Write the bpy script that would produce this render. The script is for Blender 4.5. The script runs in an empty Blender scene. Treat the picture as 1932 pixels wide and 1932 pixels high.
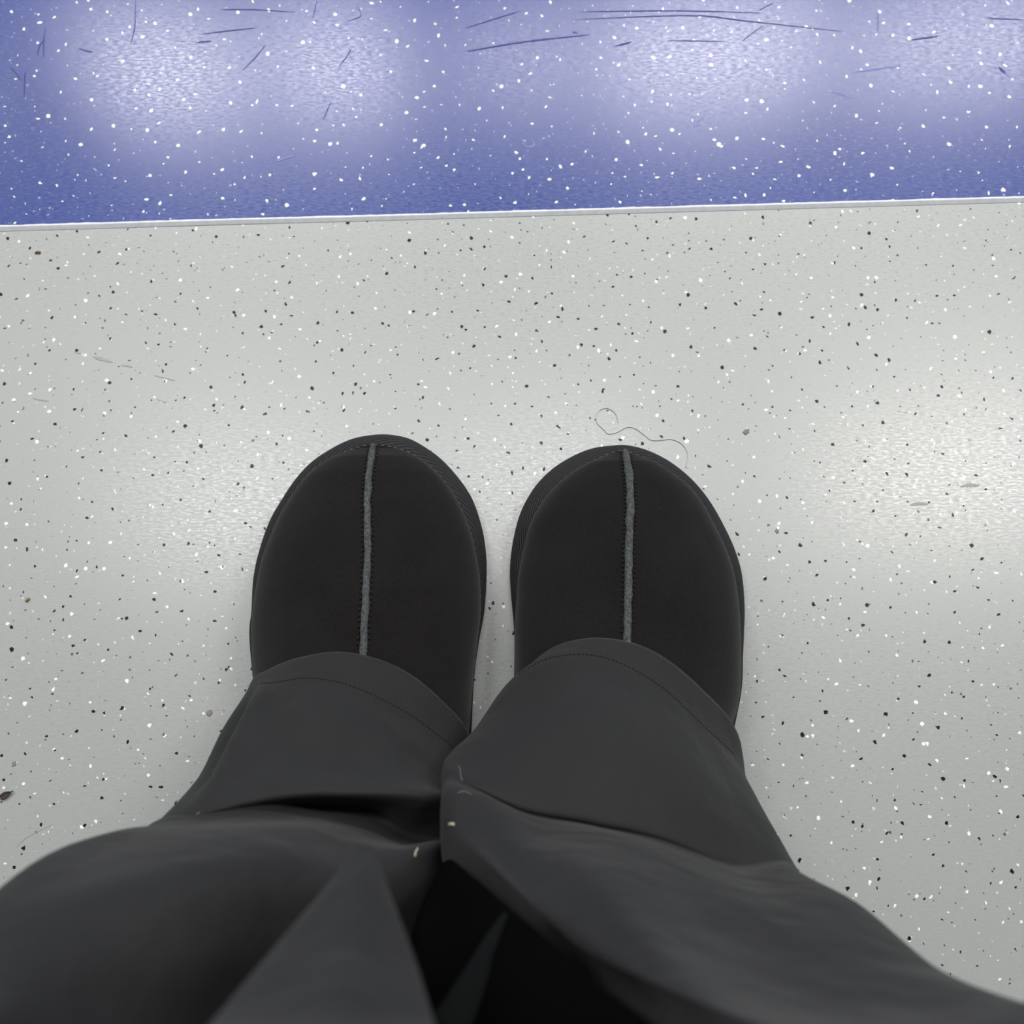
import bpy, bmesh, math, random
from mathutils import Vector, Matrix, noise
random.seed(7)
S = bpy.context.scene
C = S.collection
F, H, TH = 1937.0, 0.50, math.radians(12.0)      # focal length in pixels, lens height, forward tilt
CT, ST = math.cos(TH), math.sin(TH)

def P(px, py, z):
    """point of the place at height z seen at a pixel of the photograph"""
    x, y, w = (px - 966) / F, -(py - 966) / F, -1.0
    d = Vector((x, CT * y - ST * w, ST * y + CT * w))
    return Vector((0, 0, H)) + d * ((z - H) / d.z)

# ------------------------------------------------------------------ objects
def link(name, me, mat=None, parent=None, smooth=True):
    o = bpy.data.objects.new(name, me)
    C.objects.link(o)
    for m in (mat if isinstance(mat, (list, tuple)) else [mat]):
        if m: me.materials.append(m)
    if smooth:
        for p in me.polygons: p.use_smooth = True
    if parent:
        o.parent = parent
    return o

def tag(o, label=None, cat=None, group=None, kind=None):
    if label: o['label'] = label
    if cat: o['category'] = cat
    if group: o['group'] = group
    if kind: o['kind'] = kind
    return o

def empty(name, loc):
    o = bpy.data.objects.new(name, None)
    o.empty_display_size = .03
    C.objects.link(o); o.location = loc
    return o

def put(o, parent):
    """parent o, whose mesh is in world coordinates, keeping it where it is"""
    o.parent = parent
    o.matrix_parent_inverse = Matrix.Translation(-Vector(parent.location)) if parent.parent is None else \
        Matrix.Translation(-Vector(parent.parent.location))
    return o

def grid(rows, name, closed=True, cap=None, uv=None):
    """mesh over rows of points (all the same length)"""
    n = len(rows[0]); me = bpy.data.meshes.new(name)
    vs = [tuple(p) for r in rows for p in r]; fs = []
    m = n if closed else n - 1
    for i in range(len(rows) - 1):
        for j in range(m):
            a, b = i * n + j, i * n + (j + 1) % n
            fs.append((a, b, b + n, a + n))
    if cap in ('first', 'both'): fs.append(tuple(range(n))[::-1])
    if cap in ('last', 'both'): fs.append(tuple(range((len(rows) - 1) * n, len(rows) * n)))
    me.from_pydata(vs, [], fs)
    # uv: metres along and across
    L = me.uv_layers.new(name='uv')
    ulen = [0.0]
    r = rows[len(rows) // 2]
    for j in range(n): ulen.append(ulen[-1] + (r[(j + 1) % n] - r[j]).length)
    vl = [0.0]
    for i in range(len(rows) - 1): vl.append(vl[-1] + (rows[i + 1][0] - rows[i][0]).length)
    k = 0
    for i in range(len(rows) - 1):
        for j in range(m):
            for (jj, ii) in ((j, i), (j + 1, i), (j + 1, i + 1), (j, i + 1)):
                L.data[k].uv = (ulen[jj], vl[ii]); k += 1
    me.update()
    bm = bmesh.new(); bm.from_mesh(me)
    bmesh.ops.recalc_face_normals(bm, faces=bm.faces)
    bm.to_mesh(me); bm.free()
    return me

def cr(p0, p1, p2, p3, t):
    t2, t3 = t * t, t * t * t
    return .5 * ((2 * p1) + (p2 - p0) * t + (2 * p0 - 5 * p1 + 4 * p2 - p3) * t2 + (3 * p1 - p0 - 3 * p2 + p3) * t3)

def spline(pts, n, closed=False):
    """n samples of a Catmull-Rom curve through pts"""
    k = len(pts); out = []
    segs = k if closed else k - 1
    for i in range(n):
        u = i / n * segs if closed else i / (n - 1) * segs
        a = min(int(u), segs - 1); t = u - a
        g = (lambda q: pts[q % k]) if closed else (lambda q: pts[max(0, min(k - 1, q))])
        out.append(cr(g(a - 1), g(a), g(a + 1), g(a + 2), t))
    return out

def csp(pts, n):
    """closed centripetal Catmull-Rom, no overshoot between uneven points"""
    k = len(pts); out = []; per = n // k
    for a in range(k):
        p = [pts[(a + d) % k] for d in (-1, 0, 1, 2)]
        t = [0.0]
        for i in range(3): t.append(t[-1] + max(1e-6, (p[i + 1] - p[i]).length) ** .5)
        for j in range(per):
            u = t[1] + (t[2] - t[1]) * j / per
            L = lambda x, y, ta, tb: x * ((tb - u) / (tb - ta)) + y * ((u - ta) / (tb - ta))
            A1, A2, A3 = L(p[0], p[1], t[0], t[1]), L(p[1], p[2], t[1], t[2]), L(p[2], p[3], t[2], t[3])
            B1, B2 = L(A1, A2, t[0], t[2]), L(A2, A3, t[1], t[3])
            out.append(L(B1, B2, t[1], t[2]))
    return out

def even(pts, n):
    """resample an open polyline at n even arc-length steps"""
    L = [0.0]
    for a, b in zip(pts, pts[1:]): L.append(L[-1] + (b - a).length)
    out, j = [], 0
    for i in range(n):
        s = L[-1] * i / (n - 1)
        while j < len(pts) - 2 and L[j + 1] < s: j += 1
        d = L[j + 1] - L[j]
        out.append(pts[j].lerp(pts[j + 1], 0 if d < 1e-9 else (s - L[j]) / d))
    return out

def tube_into(bm, pts, rad, k=8, flat=1.0):
    """round tube along pts, rad a number or one per point, ends closed"""
    n = len(pts); rings = []
    up = Vector((0, 0, 1))
    for i, p in enumerate(pts):
        d = (pts[min(i + 1, n - 1)] - pts[max(i - 1, 0)]).normalized()
        s = d.cross(up)
        s = s.normalized() if s.length > 1e-5 else Vector((1, 0, 0))
        w = s.cross(d).normalized()
        r = rad[i] if isinstance(rad, (list, tuple)) else rad
        rings.append([bm.verts.new(p + s * (r * math.cos(2 * math.pi * j / k)) + w * (r * flat * math.sin(2 * math.pi * j / k))) for j in range(k)])
    for a, b in zip(rings, rings[1:]):
        for j in range(k):
            bm.faces.new((a[j], a[(j + 1) % k], b[(j + 1) % k], b[j]))
    bm.faces.new(rings[0][::-1]); bm.faces.new(rings[-1])

def bm_mesh(bm, name):
    me = bpy.data.meshes.new(name)
    bmesh.ops.recalc_face_normals(bm, faces=bm.faces)
    bm.to_mesh(me); bm.free()
    return me

def lumps(p, amp, scale, seed=0.0):
    q = Vector((p.x * scale + seed, p.y * scale, p.z * scale))
    return noise.noise(q) * amp

# ------------------------------------------------------------------ materials
def lin(c):
    return tuple((v / 255 / 12.92 if v / 255 <= .04045 else ((v / 255 + .055) / 1.055) ** 2.4) for v in c) + (1.0,)

class N:
    """small node-tree writer"""
    def __init__(s, name):
        s.m = bpy.data.materials.new(name); s.m.use_nodes = True
        s.t = s.m.node_tree; s.b = s.t.nodes['Principled BSDF']
    def new(s, typ, ins={}, **kw):
        n = s.t.nodes.new(typ)
        for k, v in kw.items(): setattr(n, k, v)
        for k, v in ins.items(): s.set(n.inputs[k], v)
        return n
    def set(s, sock, v):
        if isinstance(v, bpy.types.NodeSocket): s.t.links.new(v, sock)
        else: sock.default_value = v
    def math(s, op, a, b=None, c=None, clamp=False):
        n = s.t.nodes.new('ShaderNodeMath'); n.operation = op; n.use_clamp = clamp
        for i, v in enumerate((a, b, c)):
            if v is not None: s.set(n.inputs[i], v)
        return n.outputs[0]
    def vm(s, op, a, b=None):
        n = s.t.nodes.new('ShaderNodeVectorMath'); n.operation = op
        s.set(n.inputs[0], a)
        if b is not None: s.set(n.inputs[1], b)
        return n
    def mix(s, f, a, b):
        n = s.t.nodes.new('ShaderNodeMix'); n.data_type = 'RGBA'
        s.set(n.inputs[0], f); s.set(n.inputs[6], a); s.set(n.inputs[7], b)
        return n.outputs[2]
    def ramp(s, v, lo, hi, a=0.0, b=1.0):
        n = s.new('ShaderNodeMapRange', {0: v, 1: lo, 2: hi, 3: a, 4: b}, clamp=True)
        return n.outputs[0]
    def noise(s, vec, scale, detail=2.0, rough=.5):
        return s.new('ShaderNodeTexNoise', {'Vector': vec, 'Scale': scale, 'Detail': detail, 'Roughness': rough}).outputs['Fac']
    def bump(s, h, strength, dist, normal=None):
        n = s.new('ShaderNodeBump', {'Height': h, 'Strength': strength, 'Distance': dist})
        if normal is not None: s.set(n.inputs['Normal'], normal)
        return n.outputs['Normal']
    def coord(s, what='Object'):
        return s.new('ShaderNodeTexCoord').outputs[what]
    def out(s, **kw):
        for k, v in kw.items(): s.set(s.b.inputs[k.replace('_', ' ')], v)
        return s.m

def chips(n, vec, scale, rmin, rmax, keep, seed, soft=.00012):
    """angular flakes scattered through a vinyl sheet: mask 0..1 (sizes in metres)"""
    v = n.vm('ADD', vec, (seed * 1.37, seed * .71, 0)).outputs[0]
    wob = n.new('ShaderNodeTexNoise', {'Vector': v, 'Scale': 900.0, 'Detail': 1.0}).outputs['Color']
    wob = n.vm('SUBTRACT', wob, (.5, .5, .5)).outputs[0]
    wob = n.vm('MULTIPLY', wob, (.0013, .0013, 0)).outputs[0]
    v = n.vm('ADD', v, wob).outputs[0]
    vo = n.new('ShaderNodeTexVoronoi', {'Vector': v, 'Scale': scale, 'Randomness': 1.0}, voronoi_dimensions='2D')
    pos = n.vm('SUBTRACT', v, vo.outputs['Position']).outputs[0]
    rnd = n.new('ShaderNodeSeparateColor', {'Color': vo.outputs['Color']})
    rot = n.new('ShaderNodeVectorRotate', {'Vector': pos, 'Angle': n.math('MULTIPLY', rnd.outputs[0], 6.283)}, rotation_type='Z_AXIS').outputs[0]
    sx = n.new('ShaderNodeSeparateXYZ', {'Vector': rot})
    x = n.math('MULTIPLY', sx.outputs['X'], n.ramp(rnd.outputs[1], 0, 1, 1.0, 2.1))
    y = sx.outputs['Y']
    ax, ay = n.math('ABSOLUTE', x), n.math('ABSOLUTE', y)
    d1 = n.math('MAXIMUM', ax, ay)
    d2 = n.math('MULTIPLY', n.math('ADD', n.math('MULTIPLY', ax, .9), ay), .78)
    d = n.math('MAXIMUM', d1, d2)
    w = n.new('ShaderNodeTexWhiteNoise', {'Vector': vo.outputs['Position']}, noise_dimensions='3D')
    size = n.math('POWER', w.outputs['Value'], 1.6)
    r = n.math('MULTIPLY_ADD', size, rmax - rmin, rmin)
    k = n.math('GREATER_THAN', keep, rnd.outputs[2])
    m = n.new('ShaderNodeMapRange', {0: n.math('SUBTRACT', r, d), 1: -soft, 2: soft, 3: 0.0, 4: 1.0}).outputs[0]
    return n.math('MULTIPLY', m, k)

def vinyl(name, base, kind):
    n = N(name)
    co = n.coord('Object')
    st = n.vm('MULTIPLY', co, (800, 1900, 1)).outputs[0]      # fine brushing across the sheet, left to right
    grain = n.noise(st, 1.0, 3.0, .6)
    fleck = n.noise(co, 700.0, 2.0, .6)
    big = n.noise(co, 6.0, 3.0, .5)
    mid = n.noise(n.vm('MULTIPLY', co, (300, 1100, 1)).outputs[0], 1.0, 4.0, .65)
    if kind == 'grey':
        col = n.mix(n.ramp(big, .3, .7), base, tuple(v * .965 for v in base[:3]) + (1,))
        col = n.mix(chips(n, co, 92, .0002, .00105, .93, 1.3), col, lin((250, 250, 246)))
        col = n.mix(n.math('MULTIPLY', chips(n, co, 120, .0001, .0007, .6, 9.3), .5), col, lin((245, 245, 242)))
        dark = chips(n, co, 98, .00028, .0011, .98, 4.1)
        dim = n.math('MULTIPLY', chips(n, co, 110, .0001, .0007, .6, 6.7), .8)
        col = n.mix(dark, col, lin((26, 29, 34)))
        col = n.mix(dim, col, lin((46, 48, 52)))
        spec = n.math('SUBTRACT', .5, n.math('MULTIPLY', n.math('MAXIMUM', dark, dim), .36))     # the dark flakes are matt
        rough = n.ramp(mid, .34, .66, .21, .40)
    else:
        col = n.mix(n.ramp(big, .3, .7), base, tuple(v * .93 for v in base[:3]) + (1,))
        col = n.mix(n.math('MULTIPLY', chips(n, co, 150, .0001, .0007, .6, 3.3), .6), col, lin((190, 200, 225)))
        col = n.mix(chips(n, co, 112, .0002, .00125, .92, 5.1), col, lin((246, 244, 222)))
        rough = n.ramp(mid, .34, .66, .17, .31); spec = .5
    h = n.math('ADD', n.math('MULTIPLY', grain, .6), n.math('MULTIPLY', fleck, .4))
    nor = n.bump(h, .17, .00009)
    return n.out(Base_Color=col, Roughness=rough, Normal=nor, IOR=1.6, Specular_IOR_Level=spec)

def plain(name, col, rough=.6, spec=.4):
    n = N(name)
    co = n.coord('Object')
    f = n.noise(co, 300.0, 3.0)
    c = n.mix(f, tuple(v * .82 for v in col[:3]) + (1,), tuple(min(1, v * 1.18) for v in col[:3]) + (1,))
    return n.out(Base_Color=c, Roughness=rough, **{'Specular_IOR_Level': spec})

def suede():
    n = N('black suede'); co = n.coord('Object')
    f = n.noise(co, 2600.0, 3.0, .7); g = n.noise(co, 28.0, 3.0, .6); k = n.noise(co, 620.0, 2.0)
    c = n.mix(n.ramp(g, .35, .7), lin((15, 14, 14)), lin((23, 22.5, 22.5)))
    c = n.mix(n.ramp(f, .38, .72, 0, .6), c, lin((44, 43, 42)))
    h = n.math('ADD', n.math('MULTIPLY', f, .6), n.math('MULTIPLY', k, .4))
    return n.out(Base_Color=c, Roughness=.95, Normal=n.bump(h, .5, .0004), Specular_IOR_Level=.08,
                 Sheen_Weight=.12, Sheen_Roughness=.5)

def twill_tape():
    n = N('black twill tape'); uv = n.coord('UV')
    s = n.new('ShaderNodeSeparateXYZ', {'Vector': uv})
    wob = n.noise(n.coord('Object'), 260.0, 2.0)
    ph = n.math('ADD', n.math('MULTIPLY', s.outputs['X'], 1500.0), n.math('MULTIPLY', s.outputs['Y'], 5200.0))
    ph = n.math('ADD', ph, n.math('MULTIPLY', wob, 3.0))
    rib = n.math('MULTIPLY_ADD', n.math('SINE', ph), .5, .5)
    thread = n.noise(n.vm('MULTIPLY', uv, (9000, 3000, 1)).outputs[0], 1.0, 2.0)
    c = n.mix(rib, lin((15, 15, 16)), lin((47, 48, 51)))
    c = n.mix(n.ramp(thread, .4, .8, 0, .35), c, lin((62, 64, 68)))
    return n.out(Base_Color=c, Roughness=.75, Normal=n.bump(rib, .7, .0005), Specular_IOR_Level=.3)

def trouser_cloth():
    n = N('charcoal trouser twill'); co = n.coord('Object')
    d = n.vm('DOT_PRODUCT', co, (1.0, .9, .7)).outputs['Value']
    w = n.math('MULTIPLY_ADD', n.math('SINE', n.math('ADD', n.math('MULTIPLY', d, 8200.0), n.math('MULTIPLY', n.noise(co, 500.0), 2.5))), .5, .5)
    f = n.noise(co, 3200.0, 2.0, .7); g = n.noise(co, 22.0, 3.0, .55)
    c = n.mix(n.ramp(g, .3, .7), lin((33, 34, 35)), lin((40, 41, 42)))
    c = n.mix(n.ramp(f, .3, .8, 0, .5), c, lin((48, 49, 49)))
    h = n.math('ADD', n.math('MULTIPLY', w, .5), n.math('MULTIPLY', f, .5))
    crease = n.noise(co, 34.0, 2.0, .5)
    nor = n.bump(crease, .5, .006)
    nor = n.bump(h, .35, .0004, nor)
    return n.out(Base_Color=c, Roughness=.8, Normal=nor, Specular_IOR_Level=.25, Sheen_Weight=.06, Sheen_Roughness=.4)

def seam_leather():
    n = N('raw seam leather'); co = n.coord('Object')
    f = n.noise(co, 900.0, 3.0, .7); g = n.noise(n.vm('MULTIPLY', co, (300, 90, 90)).outputs[0], 4.0, 2.0)
    c = n.mix(n.ramp(f, .3, .7), lin((48, 50, 51)), lin((98, 102, 104)))
    c = n.mix(n.ramp(g, .5, .7, 0, .5), c, lin((36, 38, 39)))
    return n.out(Base_Color=c, Roughness=.9, Normal=n.bump(f, .8, .0008), Specular_IOR_Level=.2)

M = dict(
    grey=vinyl('grey speckled vinyl', lin((166, 170, 168)), 'grey'),
    blue=vinyl('blue speckled vinyl', lin((46, 69, 142)), 'blue'),
    seal=plain('grey sealant', lin((206, 210, 214)), .45),
    lip=plain('white torn sealant edge', lin((232, 234, 236)), .6),
    suede=suede(), tape=twill_tape(), cloth=trouser_cloth(), seam=seam_leather(),
    thread=plain('black thread', lin((20, 20, 21)), .6),
    threadlight=plain('charcoal thread', lin((74, 74, 76)), .6),
    rubber=plain('black rubber', lin((24, 24, 25)), .7),
    lining=plain('dark fleece lining', lin((40, 39, 38)), .95, .1),
    coat=plain('black coat and painted shade', lin((7, 7, 8)), 1.0, .03),  # near-black, also paints the shade on the added panel between the knees
    gapstrip=plain('dark grey gap strip', lin((19, 22, 22)), .95, .05),
    skin=plain('skin', lin((196, 152, 130)), .5),
    ceiling=plain('pale ceiling panel', lin((165, 170, 168)), .6),
    wall=plain('pale wall panel', lin((150, 156, 156)), .6),
    hair=plain('pale grey filament', lin((192, 194, 191)), .25, .6),
    brown=plain('brown husk', lin((122, 84, 54)), .7),
    leaf=plain('dry dark leaf', lin((62, 54, 48)), .7),
    seed=plain('tan seed', lin((150, 136, 108)), .6),
    dirt=plain('grey green dirt', lin((132, 134, 122)), .9, .1),
    dust=plain('taupe dirt', lin((140, 134, 128)), .9, .1),
    scuff=plain('grey scuff', lin((166, 168, 165)), .8, .2),
    dent=plain('pale scuffed blue', lin((132, 142, 196)), .5, .4),
    scratch=plain('dark blue scratch', lin((82, 82, 140)), .8, .1),
    lint=plain('cream lint', lin((205, 196, 172)), .9, .1),
    lintgrey=plain('grey lint', lin((120, 122, 124)), .9, .1),
)

# ------------------------------------------------------------------ the setting
E0, E1 = P(0, 437, 0), P(1932, 382, 0)               # edge of the grey sheet under the seal
DIR = (E1 - E0).normalized(); NOR = Vector((-DIR.y, DIR.x, 0))
XL, XR, YB, YF, ZC = -4.0, 4.0, -.85, 3.4, 2.25
def seam_at(x, off=0.0):
    p = E0 + DIR * ((x - E0.x) / DIR.x) + NOR * off
    return p
def slab(name, pts, z0, z1, mat):
    bm = bmesh.new()
    a = [bm.verts.new((p[0], p[1], z0)) for p in pts]; b = [bm.verts.new((p[0], p[1], z1)) for p in pts]
    k = len(pts)
    bm.faces.new(a[::-1]); bm.faces.new(b)
    for i in range(k): bm.faces.new((a[i], a[(i + 1) % k], b[(i + 1) % k], b[i]))
    return link(name, bm_mesh(bm, name), mat, smooth=False)
a, b = seam_at(XL), seam_at(XR)
grey = slab('floor', [(XL, YB), (XR, YB), (b.x, b.y), (a.x, a.y)], -.03, 0.0, M['grey'])
tag(grey, 'pale grey vinyl floor with black and white speckles under the slippers', 'floor', kind='structure')
a, b = seam_at(XL, .0032), seam_at(XR, .0032)
blue = slab('floor', [(a.x, a.y), (b.x, b.y), (XR, YF), (XL, YF)], -.03, .0004, M['blue'])
tag(blue, 'shiny blue vinyl floor with cream speckles beyond the pale seam', 'floor', kind='structure')
# the sealant strip, its far edge torn
rows = []
for i in range(900):
    x = -.9 + 1.8 * i / 899
    rag = noise.noise(Vector((x * 55, 0, 3))) * .00035 + noise.noise(Vector((x * 260, 5, 0))) * .00022
    bow = noise.noise(Vector((x * 9, 2, 1))) * .0003
    row = [seam_at(x, o) + Vector((0, 0, z)) for o, z in
           ((bow, .00005), (bow + .0002, .00045), (.0017 + bow, .0006), (.0020 + bow, .0011), (.0027 + bow + rag, .0013), (.0033 + bow + rag, .0008), (.0034 + bow + rag, -.0005))]
    rows.append(row)
me = grid(rows, 'trim', closed=False)
tr = link('trim_1', me, [M['seal'], M['lip']], smooth=True)
for i, p in enumerate(me.polygons): p.material_index = 1 if i % 6 >= 3 else 0
tag(tr, 'narrow pale grey sealant seam between the blue and the grey flooring', 'seam', kind='structure')
tag(slab('ceiling', [(XL, YB), (XR, YB), (XR, YF), (XL, YF)], ZC, ZC + .05, M['ceiling']), 'pale ceiling above', 'ceiling', kind='structure')
for nm, pts in (('wall_back', [(XL, YB - .05), (XR, YB - .05), (XR, YB), (XL, YB)]), ('wall_front', [(XL, YF), (XR, YF), (XR, YF + .05), (XL, YF + .05)]),
                ('wall_left', [(XL - .05, YB), (XL, YB), (XL, YF), (XL - .05, YF)]), ('wall_right', [(XR, YB), (XR + .05, YB), (XR + .05, YF), (XR, YF)])):
    tag(slab(nm, pts, 0, ZC, M['wall']), kind='structure')

# marks worn into the sheets (parts of the flooring)
def stroke(bm, px, w, z, taper=True, n=14):
    pts = spline([P(x, y, z) for x, y in px], n)
    prev = None
    for i, p in enumerate(pts):
        d = (pts[min(i + 1, n - 1)] - pts[max(i - 1, 0)]).normalized(); s = Vector((-d.y, d.x, 0))
        r = w * .5 * ((.25 + .75 * math.sin(math.pi * i / (n - 1))) if taper else 1) * (.75 + .5 * random.random())
        cur = (bm.verts.new(p + s * r), bm.verts.new(p - s * r))
        if prev: bm.faces.new((prev[0], cur[0], cur[1], prev[1]))
        prev = cur
bm = bmesh.new()
for px, w in (([(1092, 22), (1274, 20), (1434, 24)], .0005), ([(1080, 37), (1300, 29), (1413, 40), (1589, 59)], .0005),
              ([(880, 97), (980, 80), (1113, 65)], .0007), ([(880, 52), (980, 21)], .0004), ([(1860, 34), (1932, 37)], .0004),
              ([(415, 18), (480, 18), (558, 23)], .0004), ([(255, 0), (254, 50), (246, 83)], .0003), ([(85, 53), (82, 80), (82, 109)], .0004),
              ([(502, 83), (480, 110), (456, 134)], .0003), ([(149, 91), (160, 95), (174, 98)], .0006), ([(18, 125), (30, 138), (40, 152)], .0006),
              ([(48, 135), (46, 150), (45, 185)], .0004), ([(70, 105), (75, 85), (84, 76)], .0003), ([(598, 0), (590, 35)], .0003),
              ([(655, 40), (680, 30), (674, 12)], .0003), ([(640, 125), (655, 105), (662, 92)], .0004), ([(1160, 87), (1180, 82), (1192, 78)], .0007),
              ([(1440, 48), (1420, 62), (1400, 78)], .0003), ([(1657, 20), (1656, 60)], .0003), ([(380, 64), (430, 58), (485, 52)], .0004),
              ([(370, 80), (400, 77)], .0005), ([(1080, 60), (1090, 62)], .0006), ([(1460, 5), (1430, 20)], .0003), ([(610, 225), (625, 190)], .0003),
              ([(1258, 76), (1370, 78)], .0003), ([(1720, 75), (1770, 68)], .0006), ([(1885, 126), (1896, 138)], .0010)):
    stroke(bm, px, w * 1.3, .0006)
sc = link('scratches', bm_mesh(bm, 'scratches'), M['scratch'], smooth=False); sc.parent = blue
tag(sc, 'thin dark scratches', kind='stuff')
for px, w in (([(1320, 233), (1310, 238), (1316, 228), (1328, 222)], .0010), ([(1896, 130), (1900, 140), (1906, 146)], .0012), ([(1567, 172), (1590, 177), (1607, 185)], .0012),
              ([(1608, 136), (1650, 130), (1700, 124)], .0008), ([(1795, 218), (1815, 205), (1830, 196)], .0008), ([(520, 305), (540, 298), (556, 294)], .0007),
              ([(985, 262), (992, 276), (1008, 274), (1004, 262)], .0008)):
    bm = bmesh.new(); stroke(bm, px, w, .0006)
    d = link('scuff_mark', bm_mesh(bm, 'scuff'), M['dent'], smooth=False); d.parent = blue
for px, w in (([(176, 673), (190, 677), (212, 683)], .0018), ([(228, 689), (240, 690), (250, 693)], .0008), ([(61, 751), (75, 754), (92, 757)], .0007), ([(140, 664), (152, 667)], .0006),
              ([(296, 753), (306, 757), (318, 761)], .0004), ([(290, 708), (315, 714), (330, 718)], .0005), ([(1812, 918), (1830, 915), (1848, 916)], .0017), ([(1718, 952), (1735, 950), (1752, 951)], .0014),
              ([(30, 1600), (50, 1580), (100, 1555)], .0003)):
    bm = bmesh.new(); stroke(bm, px, w, .00025)
    d = link('scuff_mark', bm_mesh(bm, 'scuff'), M['scuff'], smooth=False); d.parent = grey

# ------------------------------------------------------------------ the slippers
def make_slipper(W, B, spine, heel, label, loc, seamw):
    """W welt outline, B stitched line (pixels or world x, y), spine pixels with height"""
    root = empty('slipper', loc)
    tag(root, label, 'slipper', 'pair of black suede slippers')
    NS = 240
    def curve(lst, z, grow=0.0):
        pts = [Vector((p[0], p[1], z)) if abs(p[0]) < 1 else P(p[0], p[1], z) for p in lst]
        c = spline(pts, NS, True)
        if grow:
            out = []
            for i in range(NS):
                d = (c[(i + 1) % NS] - c[i - 1]); nn = Vector((-d.y, d.x, 0)).normalized()
                out.append(c[i] + nn * grow)
            c = out
        return c
    w2 = curve(W, .0125)
    ctr = sum(w2, Vector()) / NS
    sgn = 1 if (Vector((-(w2[1] - w2[-1]).y, (w2[1] - w2[-1]).x, 0)).dot(w2[0] - ctr) > 0) else -1
    # sole
    rows = [curve(W, .0, -.004 * sgn), curve(W, .0015, -.0008 * sgn), curve(W, .0045, -.0002 * sgn), curve(W, .0095, -.0006 * sgn), curve(W, .0105, -.004 * sgn)]
    put(link('sole', grid(rows, 'sole', cap='both'), M['rubber']), root)
    # binding tape wrapped round the edge
    bz = [p for p in curve(B, .0205)]
    wz = curve(W, .0100)
    rows = []
    for k in range(9):
        t = k / 8
        row = []
        for i in range(NS):
            a, b = wz[i], bz[i]
            p = a.lerp(b, t)
            d = b - a; nrm = Vector((a.x - b.x, a.y - b.y, 0))
            out = nrm.normalized() if nrm.length > 1e-5 else Vector((0, 0, 0))
            bul = math.sin(math.pi * t)
            p = p + Vector((0, 0, .0022 * bul)) + out * (.0006 * bul)
            row.append(p)
        rows.append(row)
    rows.append([p + Vector((0, 0, -.002)) for p in bz])
    put(link('binding', grid(rows, 'binding'), M['tape']), root)
    # upper
    sp = [P(*p) for p in spine]
    hl = Vector(heel)
    def at_spine(y):
        if y >= sp[0].y: return Vector((sp[0].x, y, sp[0].z))
        for a, b in zip(sp, sp[1:]):
            if a.y >= y >= b.y:
                t = (a.y - y) / (a.y - b.y)
                return a.lerp(b, t)
        a, b = sp[-1], hl
        t = min(1, (a.y - y) / (a.y - b.y))
        q = a.lerp(b, t); q.z = sp[-1].z + .012 * min(1, t * 3); return q
    base = curve(B, .0190)
    rows = []; NT = 26
    y_thr = sp[-1].y - .035
    for k in range(NT + 1):
        t = k / NT; row = []
        for i in range(NS):
            b = base[i]
            yy = min(b.y, sp[0].y - .0003)
            s = at_spine(yy); s.y = max(b.y, hl.y + .035) if b.y < hl.y + .035 else min(b.y, sp[0].y)
            g = 1 - math.cos(t * math.pi / 2) ** 1.0
            kk = math.sin(t * math.pi / 2) ** .85
            front = Vector((b.x + (s.x - b.x) * g, b.y + (s.y - b.y) * t, b.z + (s.z - b.z) * kk))
            side = Vector((b.x - s.x, 0, 0))
            if side.length > .012: front += side.normalized() * (.0014 * math.sin(math.pi * min(1, t * 2.2)) * min(1, max(0, (sp[0].y - b.y) / .06)))
            # behind the throat: wall, collar, footbed
            col_h = .066
            if t < .5: rear = Vector((b.x + (s.x - b.x) * .5 * t, b.y + (s.y - b.y) * .5 * t, b.z + (col_h - b.z) * (t / .5)))
            elif t < .62: rear = Vector((b.x + (s.x - b.x) * (.25 + (t - .5)), b.y + (s.y - b.y) * (.25 + (t - .5)), col_h + .002 * math.sin((t - .5) / .12 * math.pi)))
            else:
                q = (t - .62) / .38
                rear = Vector((b.x + (s.x - b.x) * (.37 + .63 * q), b.y + (s.y - b.y) * (.37 + .63 * q), .018 + (col_h - .018) * (1 - q) ** 6))
            m = max(0, min(1, (y_thr + .012 - b.y) / .024)); m = m * m * (3 - 2 * m)
            p = front.lerp(rear, m)
            p.z += lumps(p, .0009, 42, loc[0]) * math.sin(t * math.pi / 2) * (1 - m)
            row.append(p)
        rows.append(row)
    put(link('upper', grid(rows, 'upper'), M['suede']), root)
    # raised raw-edged seam down the middle, with stitches on both sides
    pts = even(spline([at_spine(p.y) + Vector((0, 0, .0003)) for p in sp], 60), 90)
    rows = []
    for i, p in enumerate(pts):
        d = (pts[min(i + 1, 89)] - pts[max(i - 1, 0)]).normalized()
        s = d.cross(Vector((0, 0, 1))).normalized(); u = s.cross(d)
        hw = seamw * (1 + .16 * noise.noise(Vector((i * .37, loc[0] * 9, 0)))) * (.8 if i < 3 else 1)
        hh = .0016 * (1 + .25 * noise.noise(Vector((i * .5, 3, loc[0]))))
        jx = s * (.00035 * noise.noise(Vector((i * .22, 7, loc[0] * 5))))
        rows.append([p + jx + s * (hw * a) + u * (hh * c) for a, c in ((-1, -.7), (-.98, .45), (-.6, 1), (0, 1.12), (.6, 1), (.98, .45), (1, -.7))])
    put(link('centre_seam', grid(rows, 'seam', closed=False), M['seam']), root)
    bm = bmesh.new()
    for side in (-1, 1):
        for i in range(2, 86, 2):
            p, q = pts[i], pts[i + 1]
            d = (q - p).normalized(); s = d.cross(Vector((0, 0, 1))).normalized()
            o = s * (side * (seamw + .0006)) + Vector((0, 0, .0003))
            tube_into(bm, [p + o - s * (side * .0003), p.lerp(q, .5) + o + Vector((0, 0, .0002)), q + o + s * (side * .0004)], [.00022, .00032, .00022], 6)
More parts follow.
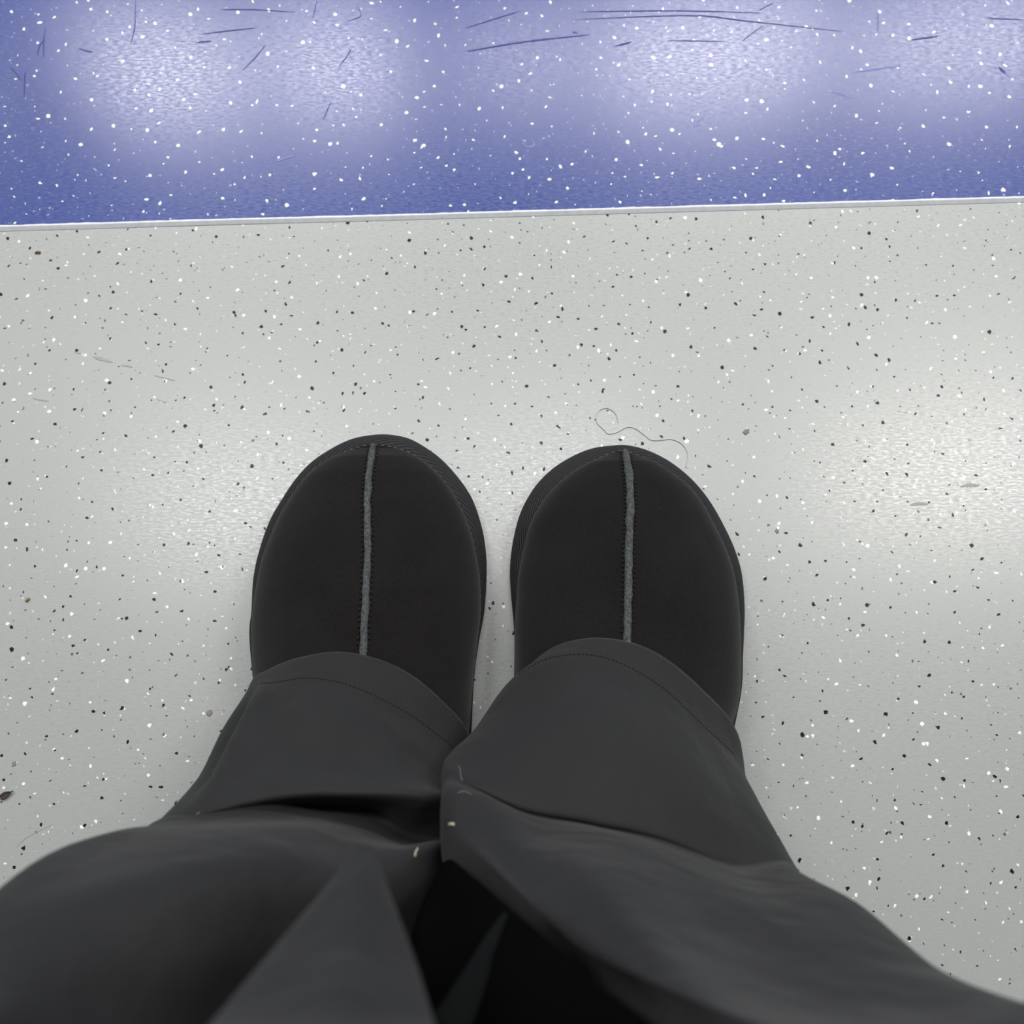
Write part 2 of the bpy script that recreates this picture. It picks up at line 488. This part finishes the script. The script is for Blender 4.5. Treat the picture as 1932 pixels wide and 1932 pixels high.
    put(link('seam_stitching', bm_mesh(bm, 'stitch'), M['thread']), root)
    # stitches along the line where upper meets tape
    bm = bmesh.new()
    ed = curve(B, .0212)
    run = [p for p in ed if p.y > sp[-1].y - .01]
    j = max(range(NS), key=lambda q: ed[q].y)
    for sgn2 in (1, -1):
        line = []
        q = j
        while ed[q % NS].y > sp[-1].y + .01 and len(line) < NS: line.append(ed[q % NS]); q += sgn2
        L = sum((b - a).length for a, b in zip(line, line[1:]))
        k = int(L / .0016); ev = even(line, k)
        for i in range(0, k - 2, 2):
            p, q2 = ev[i], ev[i].lerp(ev[i + 1], 1.35)
            tube_into(bm, [p, p.lerp(q2, .5) + Vector((0, 0, .0004)), q2], [.0003, .00042, .0003], 6)
    put(link('edge_stitching', bm_mesh(bm, 'stitch'), M['threadlight']), root)
    return root

WL = [(-.070, -.120), (-.100, -.106), (-.112, -.06), (-.117, -.01), (471, 1215), (474.5, 1152), (478, 1090), (490, 1035), (509, 982), (530, 945), (555, 907), (586, 873), (624, 847),
      (664, 828), (708, 820), (740, 820.5), (773, 828), (804, 845), (835, 868.5), (866, 903), (891, 941.5), (909, 994), (917, 1044), (918, 1090), (914, 1152), (903, 1215), (894, 1290), (-.020, -.02), (-.024, -.075), (-.042, -.110)]
BL = [(-.070, -.117), (-.097, -.103), (-.108, -.06), (-.113, -.01), (486, 1220), (486, 1160), (493, 1106), (503, 1055), (524, 995), (545, 953), (572, 910), (601, 881), (633, 861),
      (667, 847), (700, 840), (736, 843.5), (769, 853), (797, 869), (824, 892), (851, 925), (872, 963), (889, 1008), (898, 1050), (905, 1100), (906, 1155), (900, 1215), (892, 1290), (-.021, -.02), (-.026, -.075), (-.044, -.107)]
slip_l = make_slipper(WL, BL, [(704, 843, .0215), (702, 858, .029), (698, 885, .035), (693, 940, .0425), (694, 1030, .051), (692, 1100, .057), (688, 1170, .061), (684, 1240, .0645)],
             (-.070, -.117, .02), 'black suede slipper on the left foot with a slim raised grey centre seam', (-.068, .01, 0), .0016)
WR = [(.052, -.122), (.022, -.108), (.004, -.07), (.001, -.02), (971, 1237), (969, 1175), (964.6, 1128), (962, 1078), (967, 1026), (981, 970), (1006, 923), (1037, 889), (1074, 864),
      (1117, 846), (1165, 840), (1198, 842.5), (1235, 855), (1273, 877), (1310, 909), (1341, 948), (1369, 998), (1388, 1041), (1400, 1085), (1405, 1144), (1404, 1190), (1402, 1237), (1398, 1310), (.099, -.02), (.092, -.075), (.077, -.110)]
BR = [(.052, -.119), (.024, -.105), (.006, -.07), (.002, -.02), (973, 1237), (973, 1180), (976, 1130), (979, 1088), (989, 1036), (1000, 992), (1020, 953), (1045, 921), (1076, 894),
      (1114, 872), (1168, 851), (1200, 858.5), (1233, 872), (1263, 891), (1295, 917), (1321, 949), (1347, 1001), (1364, 1040), (1378, 1086), (1386, 1145), (1388, 1190), (1388, 1240), (1384, 1310), (.095, -.02), (.088, -.075), (.075, -.107)]
slip_r = make_slipper(WR, BR, [(1180, 853, .0215), (1182, 868, .029), (1187, 900, .035), (1189, 955, .0425), (1186, 1040, .051), (1185, 1110, .057), (1184, 1160, .061), (1183, 1215, .0645)],
             (.052, -.119, .02), 'black suede slipper on the right foot, the one nearer the loose pale thread', (.052, .01, 0), .0018)

# ------------------------------------------------------------------ the person
person = empty('person', (0, -.06, 0))
tag(person, 'seated person in charcoal trousers and black slippers, knees apart, seen from above', 'person')
NR = 96
def ring(front, depth, dz):
    f = [P(*p) if len(p) == 3 else Vector(p[1:]) for p in front]
    L, R = f[0], f[-1]; mid = (L + R) / 2
    back = []
    for k in range(1, 6):
        t = math.pi * k / 6
        back.append(mid + (R - L) / 2 * math.cos(t) + Vector((0, -depth, dz)) * math.sin(t))
    return csp(f + back, NR)
def wring(c, rx, rb, ang):
    """ring round a limb: ang 0 for the upright shin, 90 for the level thigh"""
    a = math.radians(ang); bdir = Vector((0, math.cos(a), math.sin(a)))
    pts = []
    for k in range(12):
        ph = math.pi * k / 6
        pts.append(Vector(c) + Vector((-rx * math.cos(ph), 0, 0)) + bdir * (rb * math.sin(ph)))
    return csp(pts, NR)
def loft(rings, sub=6):
    out = []
    cols = [spline([r[j] for r in rings], (len(rings) - 1) * sub + 1) for j in range(NR)]
    for i in range(len(cols[0])): out.append([c[i] for c in cols])
    return out
def trouser(rings, seed):
    rows = loft(rings)
    ctr = [sum(r, Vector()) / NR for r in rows]
    for i, r in enumerate(rows):
        for j, p in enumerate(r):
            o = (p - ctr[i]); o.z = 0
            if o.length > 1e-6 and i > 3: r[j] = p + o.normalized() * (lumps(p, .0012, 30, seed))
    if seed < 5:      # the pressed crease at the outer side of the left hem
        for i in range(5, 25):
            for j in range(0, 18):
                o = rows[i][j] - ctr[i]; o.z = 0; e = math.sin(math.pi * (i - 5) / 19)
                rows[i][j] = rows[i][j] + o.normalized() * e * (.0042 * math.exp(-((j - 7) / 1.7) ** 2) - .0040 * math.exp(-((j - 3.4) / 1.6) ** 2) - .002 * math.exp(-((j - 12) / 2.5) ** 2))
    else:             # long soft folds down the front of the right leg
        for i in range(37, 64):
            e = math.sin(math.pi * (i - 37) / 27)
            for j in range(NR):
                rows[i][j] = rows[i][j] + Vector((0, .002, .007)) * e * (math.exp(-((j - 20) / 4.5) ** 2) - math.exp(-((j - 33) / 6) ** 2) + .6 * math.exp(-((j - 46) / 5) ** 2))
    me = grid(rows, 'trouser leg')
    o = put(link('trouser_leg', me, M['cloth']), person)
    s = o.modifiers.new('thickness', 'SOLIDIFY'); s.thickness = .0014; s.offset = -1
    return o, rows
LEFT = [
    ring([(471, 1294, .050), (508, 1262, .062), (570, 1239, .070), (650, 1230, .074), (750, 1258, .072), (835, 1322, .066), (888, 1398, .054)], .125, -.02),
    ring([(462, 1308, .062), (505, 1290, .076), (575, 1279, .085), (645, 1291, .089), (730, 1326, .088), (810, 1375, .081), (872, 1440, .066)], .12, -.01),
    ring([(425, 1372, .080), (490, 1345, .098), (570, 1335, .105), (650, 1350, .108), (735, 1380, .107), (805, 1430, .100), (858, 1490, .085)], .115, 0),
    ring([(372, 1468, .100), (450, 1430, .118), (540, 1425, .124), (650, 1435, .126), (740, 1450, .125), (805, 1475, .120), (860, 1520, .10)], .105, 0),
    ring([(300, 1549, .125), (400, 1517, .138), (500, 1499, .143), (600, 1494, .145), (700, 1497, .145), (790, 1504, .140), (860, 1530, .12)], .10, 0),
    ring([(275, 1561, .135), (390, 1536, .140), (500, 1522, .137), (600, 1520, .124), (690, 1526, .118), (775, 1560, .115), (860, 1585, .110)], .095, 0),
    ring([(245, 1576, .150), (385, 1550, .152), (500, 1543, .148), (600, 1546, .136), (690, 1560, .130), (770, 1592, .120), (860, 1598, .112)], .095, 0),
    ring([(100, 1609, .208), (240, 1583, .195), (400, 1569, .188), (545, 1565, .180), (640, 1590, .168), (745, 1604, .165), (852, 1600, .150)], .095, 0),
    ring([(-60, 1735, .245), (130, 1680, .245), (330, 1650, .235), (520, 1640, .215), (660, 1660, .195), (760, 1668, .172), (860, 1675, .120)], .095, 0),
    ring([(-180, 1900, .290), (60, 1830, .275), (300, 1800, .250), (500, 1790, .220), (660, 1790, .185), (770, 1785, .145), (876, 1800, .080)], .095, 0),
    ring([(-330, 2100, .340), (0, 2060, .300), (280, 2040, .260), (500, 2030, .215), (680, 2020, .165), (800, 2020, .110), (910, 1990, .050)], .10, 0),
    wring((-.068, -.125, .425), .064, .070, 25), wring((-.078, -.165, .455), .068, .072, 60), wring((-.085, -.25, .465), .074, .075, 86), wring((-.10, -.48, .485), .088, .085, 90),
]
RIGHT = [
    ring([(968, 1292, .050), (1002, 1252, .062), (1050, 1218, .070), (1125, 1203, .075), (1220, 1222, .073), (1320, 1295, .066), (1398, 1402, .052)], .13, -.02),
    ring([(930, 1330, .066), (1000, 1262, .080), (1060, 1238, .087), (1130, 1239, .091), (1235, 1287, .089), (1330, 1372, .079), (1408, 1468, .062)], .125, -.01),
    ring([(885, 1390, .088), (960, 1345, .102), (1050, 1325, .112), (1150, 1330, .117), (1260, 1380, .112), (1360, 1455, .098), (1436, 1522, .079)], .12, 0),
    ring([(842, 1430, .112), (920, 1430, .126), (1020, 1440, .133), (1150, 1450, .138), (1270, 1490, .132), (1390, 1550, .115), (1472, 1588, .092)], .11, 0),
    ring([(838, 1450, .125), (900, 1478, .140), (1000, 1522, .143), (1120, 1540, .146), (1240, 1563, .141), (1380, 1618, .130), (1498, 1636, .105)], .105, 0),
    ring([(840, 1475, .135), (900, 1492, .142), (1000, 1538, .142), (1120, 1556, .144), (1240, 1580, .141), (1380, 1635, .134), (1503, 1642, .118)], .10, 0),
    ring([(841, 1500, .150), (900, 1502, .155), (1020, 1557, .158), (1130, 1566, .162), (1240, 1592, .160), (1400, 1650, .154), (1510, 1648, .148)], .10, 0),
    ring([(846, 1570, .162), (930, 1580, .180), (1040, 1620, .200), (1160, 1640, .210), (1300, 1670, .210), (1450, 1700, .200), (1625, 1718, .180)], .10, 0),
    ring([(905, 1640, .190), (1000, 1690, .220), (1120, 1730, .240), (1260, 1760, .250), (1420, 1790, .250), (1580, 1810, .240), (1768, 1850, .220)], .10, 0),
    ring([(1000, 1740, .215), (1100, 1790, .250), (1240, 1850, .280), (1400, 1890, .290), (1560, 1910, .290), (1740, 1920, .280), (1950, 1920, .260)], .10, 0),
    ring([(1160, 1900, .250), (1280, 1960, .290), (1440, 2010, .330), (1600, 2040, .350), (1800, 2060, .350), (2000, 2060, .340), (2200, 2030, .310)], .10, 0),
    wring((.075, -.125, .425), .064, .070, 25), wring((.080, -.165, .455), .068, .072, 60), wring((.085, -.25, .465), .074, .075, 86), wring((.10, -.48, .485), .088, .085, 90),
]
leg_l, rows_l = trouser(LEFT, 2.0)
leg_r, rows_r = trouser(RIGHT, 8.0)
tag(leg_l, 'trouser leg on the left with a deep horizontal fold'); tag(leg_r, 'trouser leg on the right, bunched at the inner side')

# line of stitches along the hem
def hem_stitches(rows, leg, a, b):
    line = rows[6][a:b]
    L = sum((q - p).length for p, q in zip(line, line[1:]))
    k = int(L / .0017); ev = even(spline(line, 200), k)
    bm = bmesh.new()
    for i in range(0, k - 1, 1):
        p, q = ev[i], ev[i].lerp(ev[i + 1], .62)
        up = Vector((0, .0002, .0003))
        tube_into(bm, [p, p.lerp(q, .5) + up, q], [.00018, .00026, .00018], 6)
    o = link('hem_stitching', bm_mesh(bm, 'stitch'), M['thread'])
    o.parent = leg
    return o
hem_stitches(rows_l, leg_l, 6, 46)
hem_stitches(rows_r, leg_r, 6, 46)

# the pointed fold of cloth standing out below the left knee
fr = []
for L_, M_, R_ in (((678, 1604, .262), (686, 1600, .264), (694, 1604, .262)), ((655, 1632, .262), (690, 1634, .272), (716, 1640, .262)), ((590, 1710, .272), (680, 1716, .287), (748, 1722, .270)),
                   ((500, 1816, .290), (650, 1822, .310), (788, 1826, .286)), ((402, 1932, .312), (620, 1940, .335), (822, 1938, .305)), ((270, 2090, .345), (570, 2100, .370), (870, 2100, .335))):
    a, m, b = P(*L_), P(*M_), P(*R_)
    back = (a + b) / 2 + Vector((0, -.022, -.012))
    f = spline([a, a.lerp(m, .5) + Vector((0, .001, .001)), m, m.lerp(b, .5) + Vector((0, .001, .001)), b, b.lerp(back, .6) + Vector((0, -.003, 0)), back, a.lerp(back, .6) + Vector((0, -.003, 0))], 40, True)
    fr.append(f)
for c_, w_ in ((Vector((-.052, -.088, .405)), .034), (Vector((-.062, -.112, .425)), .030), (Vector((-.068, -.135, .432)), .016)):
    d_ = [q - sum(fr[5], Vector()) / 40 for q in fr[5]]; k_ = w_ / max(q.length for q in d_)
    fr.append([c_ + q * k_ for q in d_])
cols = [spline([r[j] for r in fr], 49) for j in range(40)]
rows = [[c[i] for c in cols] for i in range(49)]
fold = link('trouser_fold', grid(rows, 'fold', cap='both'), M['cloth'])
fold.parent = leg_l
tag(fold, 'pointed fold of cloth')

# the rest of the sitter, mostly out of frame: body, coat and the phone held over the knees
def skin(name, verts, edges, rad, mat, parent, levels=2):
    me = bpy.data.meshes.new(name); me.from_pydata([tuple(v) for v in verts], edges, [])
    o = bpy.data.objects.new(name, me); C.objects.link(o)
    me.materials.append(mat)
    o.modifiers.new('skin', 'SKIN'); me.skin_vertices[0].data[0].use_root = True
    for i, r in enumerate(rad): me.skin_vertices[0].data[i].radius = (r, r) if not isinstance(r, tuple) else r
    o.modifiers['skin'].use_smooth_shade = True
    ss = o.modifiers.new('sub', 'SUBSURF'); ss.levels = ss.render_levels = levels
    return put(o, parent)
V, Ed, Ra = [], [], []
def node(p, r, prev=None):
    V.append(p); Ra.append(r)
    if prev is not None: Ed.append((prev, len(V) - 1))
    return len(V) - 1
pel = node((0, -.50, .50), (.13, .10)); ch = node((0, -.44, .72), (.13, .10), pel); sh = node((0, -.36, .93), (.10, .08), ch)
nk = node((0, -.30, 1.02), .05, sh); hd = node((0, -.25, 1.10), (.075, .085), nk); node((0, -.22, 1.18), .06, hd)
for sg, cx in ((-1, -.068), (1, .070)):
    rw = rows_l if sg < 0 else rows_r; prev = node((sg * .09, -.49, .49), .05, pel); nr = len(rw)
    for i in (nr - 7, nr - 13, nr - 19, nr - 31, nr - 43, 24, 10):
        c_ = sum(rw[i], Vector()) / NR + (Vector((-.003, -.012, 0)) if sg < 0 and i > 40 and i < nr - 18 else Vector((0, 0, 0)))
        prev = node(tuple(c_), min(.034, (.20 if sg < 0 else .5) * min((q - c_).length for q in rw[i])), prev)
    an = node((cx, -.06, .06), .02, prev); bl = node((cx * .98, .02, .042), .018, an); node((cx * .95, .09, .032), .013, bl)
    s1 = node((sg * .17, -.36, .90), .05, sh); el = node((sg * .22, -.30, .62), .038, s1); wr = node((sg * .105 - .022, -.13, .535), .024, el)
    pm = node((sg * .085 - .022, -.10, .530), (.022, .018), wr)
    for k in range(4):
        b0 = Vector((sg * .078 - .022, -.105 + .018 * k, .522)); f1 = node(b0, .009, pm)
        f2 = node(b0 + Vector((-sg * .020, .004, -.004)), .0085, f1); node(b0 + Vector((-sg * (.034 + .004 * (k in (1, 2))), .006, .001)), .007, f2)
    t1 = node((sg * .075 - .022, -.075, .548), .010, pm); node((sg * .050 - .022, -.058, .552), .008, t1)
skin('body', V, Ed, Ra, M['skin'], person)
rows = []
for (y, z, rx, ry) in ((-.52, .50, .20, .15), (-.50, .60, .19, .14), (-.46, .74, .20, .14), (-.40, .88, .215, .12), (-.36, .95, .17, .10), (-.33, 1.0, .08, .07)):
    rows.append([Vector((rx * math.cos(a), y + ry * math.sin(a), z)) for a in [2 * math.pi * k / 40 for k in range(40)]])
put(link('coat', grid(rows, 'coat', cap='both'), M['coat']), person)
for sg in (-1, 1):
    bm = bmesh.new()
    tube_into(bm, spline([Vector((sg * .17, -.37, .92)), Vector((sg * .205, -.34, .78)), Vector((sg * .22, -.29, .635)), Vector((sg * .17 - .01, -.21, .58)), Vector((sg * .112 - .022, -.14, .542))], 24),
              [.072 - .0013 * k for k in range(24)], 20)
    put(link('sleeve', bm_mesh(bm, 'sleeve'), M['coat']), person)
bm = bmesh.new(); bmesh.ops.create_cube(bm, size=1)
bmesh.ops.scale(bm, vec=(.072, .147, .008), verts=bm.verts)
bmesh.ops.bevel(bm, geom=[e for e in bm.edges if abs((e.verts[0].co - e.verts[1].co).z) > .005], offset=.011, segments=5, affect='EDGES')
ph = link('phone', bm_mesh(bm, 'phone'), M['rubber'], smooth=False)
ph.rotation_euler = (TH, 0, 0)
ph.location = Matrix.Rotation(TH, 3, 'X') @ Vector((-.022, -.058, .010)) + Vector((0, 0, H))
tag(ph, 'black phone held in both hands above the knees', 'phone')

# dark sheet added between the knees, its black standing in for shade
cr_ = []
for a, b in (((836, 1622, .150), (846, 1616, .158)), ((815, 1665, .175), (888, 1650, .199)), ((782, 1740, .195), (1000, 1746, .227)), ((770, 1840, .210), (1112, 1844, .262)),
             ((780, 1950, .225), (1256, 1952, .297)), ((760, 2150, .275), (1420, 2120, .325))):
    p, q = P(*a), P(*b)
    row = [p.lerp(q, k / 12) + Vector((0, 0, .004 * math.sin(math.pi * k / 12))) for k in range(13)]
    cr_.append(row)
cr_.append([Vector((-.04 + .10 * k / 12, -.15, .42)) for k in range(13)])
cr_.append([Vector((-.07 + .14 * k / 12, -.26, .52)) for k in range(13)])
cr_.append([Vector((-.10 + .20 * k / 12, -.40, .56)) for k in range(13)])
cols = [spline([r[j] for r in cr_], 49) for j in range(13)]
cf = put(link('knee_gap_shade', grid([[c[i] for c in cols] for i in range(49)], 'knee gap shade', closed=False), M['coat']), person)
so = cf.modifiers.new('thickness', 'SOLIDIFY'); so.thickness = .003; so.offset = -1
tag(cf, 'dark panel standing in for shade between the knees')
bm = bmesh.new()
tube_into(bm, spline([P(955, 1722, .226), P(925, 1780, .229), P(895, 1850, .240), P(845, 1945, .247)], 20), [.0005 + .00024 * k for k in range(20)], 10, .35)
sm = link('gap_strip', bm_mesh(bm, 'seam'), M['gapstrip']); sm.parent = cf  # slightly lighter strip lying along the added dark panel

# ------------------------------------------------------------------ bits lying on the floor and on the cloth
def flake(name, px, py, lx, ly, rot, mat, label, cat, z=0.0, h=.0006, seed=1):
    """small irregular chip lying on the floor"""
    c = P(px, py, z); rnd = random.Random(seed)
    n = 12; bm = bmesh.new()
    prof = [(1 + rnd.uniform(-.28, .28)) for _ in range(n)]
    rings = []
    for (s, zz) in ((.92, 0), (1.0, h * .45), (.72, h), (.3, h * 1.15)):
        ring_ = []
        for i in range(n):
            a = 2 * math.pi * i / n
            ring_.append(bm.verts.new((math.cos(a) * lx * .5 * s * prof[i], math.sin(a) * ly * .5 * s * prof[i], zz + rnd.uniform(0, h * .2) * (s < 1 and zz > 0))))
        rings.append(ring_)
    for a, b in zip(rings, rings[1:]):
        for j in range(n): bm.faces.new((a[j], a[(j + 1) % n], b[(j + 1) % n], b[j]))
    bm.faces.new(rings[0][::-1]); bm.faces.new(rings[-1])
    o = link(name, bm_mesh(bm, name), mat)
    o.location = c; o.rotation_euler.z = math.radians(rot)
    return tag(o, label, cat)
flake('crumb', 72, 477, .0034, .0015, 6, M['brown'], 'small brown husk on grey floor near the left end of the seam', 'crumb', h=.001, seed=3)
flake('seed', 53, 1131, .0026, .0017, 50, M['seed'], 'tiny tan seed on the grey floor near the left edge', 'seed', h=.0013, seed=4)
flake('dirt_flake', 1408, 815, .0038, .0022, 35, M['dirt'], 'grey green dirt flake right of the loose thread', 'dirt', h=.0003, seed=5)
flake('dirt_flake', 395, 1345, .0026, .0033, 10, M['dust'], 'taupe dirt flake beside the left trouser hem', 'dirt', h=.0003, seed=6)
flake('dirt_flake', 1466, 1002, .0020, .0026, 10, M['dust'], 'small taupe dirt flake on the glossy patch right of the right slipper', 'dirt', h=.0003, seed=8)
flake('dirt_flake', 27, 1441, .0028, .0022, 60, M['dirt'], 'faint grey dirt flake just above the dark leaf fragment', 'dirt', h=.0002, seed=9)
# dry leaf fragment, curled and pointed
bm = bmesh.new(); rws = []
for i in range(9):
    t = i / 8; w = .0017 * math.sin(math.pi * min(1, .12 + t * .95)) ** .8 * (1 - .45 * t)
    c = P(2, 1505, 0).lerp(P(27, 1492, 0), t)
    rws.append([c + Vector((-.4 * s * w, s * w, .0003 + .0010 * s * s + .0006 * t)) for s in (-1, -.5, 0, .5, 1)])
lf = link('leaf_fragment', grid(rws, 'leaf', closed=False), M['leaf'])
lf.modifiers.new('t', 'SOLIDIFY').thickness = .0003
tag(lf, 'dark dry leaf fragment on the grey floor at the far left', 'leaf')
# loose transparent-looking thread beyond the right toe
hp = [(1166.5, 797.5), (1164.6, 786.6), (1158, 776), (1145, 770), (1131, 774), (1125, 786.6), (1128, 799), (1139, 810), (1148, 818), (1164, 815.5), (1182.6, 806), (1198, 808),
      (1214, 819), (1229, 830), (1248, 830), (1266.5, 828.5), (1285, 836), (1296, 850), (1297.5, 864), (1294, 882)]
pts = spline([P(x, y, .0004) for x, y in hp], 120)
bm = bmesh.new(); tube_into(bm, pts, .00019, 8)
tag(link('loose_thread', bm_mesh(bm, 'thread'), M['hair']), 'thin pale curled thread lying on the floor beyond the right slipper', 'thread')

# lint caught on the cloth
bpy.context.view_layer.update()
dg = bpy.context.evaluated_depsgraph_get()
def on_cloth(px, py, lift=.0002):
    d = (P(px, py, 0) - Vector((0, 0, H))).normalized()
    hit, loc, nor, *_ = S.ray_cast(dg, Vector((0, 0, H)), d)
    return loc + (nor if nor.z > 0 else -nor) * lift
def fibre(px, rad, mat, label, name='lint_fibre'):
    pts = [on_cloth(*p) for p in px]
    bm = bmesh.new(); tube_into(bm, spline(pts, 16), rad, 6)
    tag(link(name, bm_mesh(bm, name), mat), label, 'lint')
fibre([(782, 1615), (783.5, 1609), (788, 1601)], .00022, M['lint'], 'short cream fibre on charcoal cloth just right of the pointed fold')
fibre([(849, 1556), (853, 1555), (857, 1556)], .00045, M['lint'], 'cream lint speck at the inner edge of the right trouser leg', 'lint_speck')
fibre([(864, 1446), (868, 1452), (869, 1462), (872, 1474)], .00012, M['lintgrey'], 'thin grey fibre at the inner corner of the right trouser leg, above another')
fibre([(864, 1497), (874, 1494), (882, 1496), (889, 1500)], .00012, M['lintgrey'], 'thin grey fibre just under the crease of the right trouser leg')
fibre([(371, 1537), (378, 1533)], .00018, M['lintgrey'], 'grey fibre left of the deep fold of the left trouser leg')

# ------------------------------------------------------------------ light and camera
def lamp(name, x, y, sx, sy, power, col):
    l = bpy.data.lights.new(name, 'AREA'); l.shape = 'RECTANGLE'; l.size, l.size_y = sx, sy
    l.energy = power * (.54 if y > 1.5 else .64); l.color = col
    o = bpy.data.objects.new(name, l); C.objects.link(o); o.location = (x, y, ZC - .02)
    return o
PINK, COOL = (1.0, .955, .925), (1.0, .99, .965)
for (x, y, sx, sy, p, c) in ((-1.04, 1.92, .42, .13, 20, PINK), (-.52, 1.94, .34, .13, 16, PINK), (.60, 1.98, .62, .13, 28, PINK), (1.40, 2.02, .7, .13, 25, PINK), (2.4, 2.06, .9, .13, 18, PINK),
                             (-2.1, 1.90, .9, .13, 16, PINK), (.02, 1.96, .36, .13, 9, PINK),
                             (-.72, .60, .60, .16, 15, COOL), (1.26, .68, .85, .14, 26, (1.0, .975, .925)), (.10, .66, .50, .16, 12, COOL), (-2.0, .58, .9, .16, 5, COOL), (2.5, .72, .9, .16, 5, COOL),
                             (-1.5, 1.0, 2.6, .42, 11, COOL), (1.5, 1.08, 2.6, .42, 11, COOL)):  # this last wide dim pair is added fill, lifting the floor sheen between rows
    lamp('ceiling_lamp_or_fill', x, y, sx, sy, p, c).rotation_euler.z = math.atan2(DIR.y, DIR.x)
w = bpy.data.worlds.new('World'); S.world = w; w.use_nodes = True
w.node_tree.nodes['Background'].inputs[0].default_value = (.8, .85, .9, 1); w.node_tree.nodes['Background'].inputs[1].default_value = .05

cd = bpy.data.cameras.new('Camera'); cam = bpy.data.objects.new('Camera', cd); C.objects.link(cam)
cam.location = (0, 0, H); cam.rotation_euler = (TH, 0, 0)
cd.sensor_fit = 'HORIZONTAL'; cd.sensor_width = 36.0; cd.lens = 36.0 * F / 1932.0
cd.clip_start = .02
cd.dof.use_dof = True; cd.dof.focus_distance = .475; cd.dof.aperture_fstop = 11.0
S.camera = cam
S.view_settings.view_transform = 'Standard'; S.view_settings.look = 'None'
S.view_settings.gamma = 1.0; S.view_settings.use_curve_mapping = False
S.view_settings.exposure = 0.12
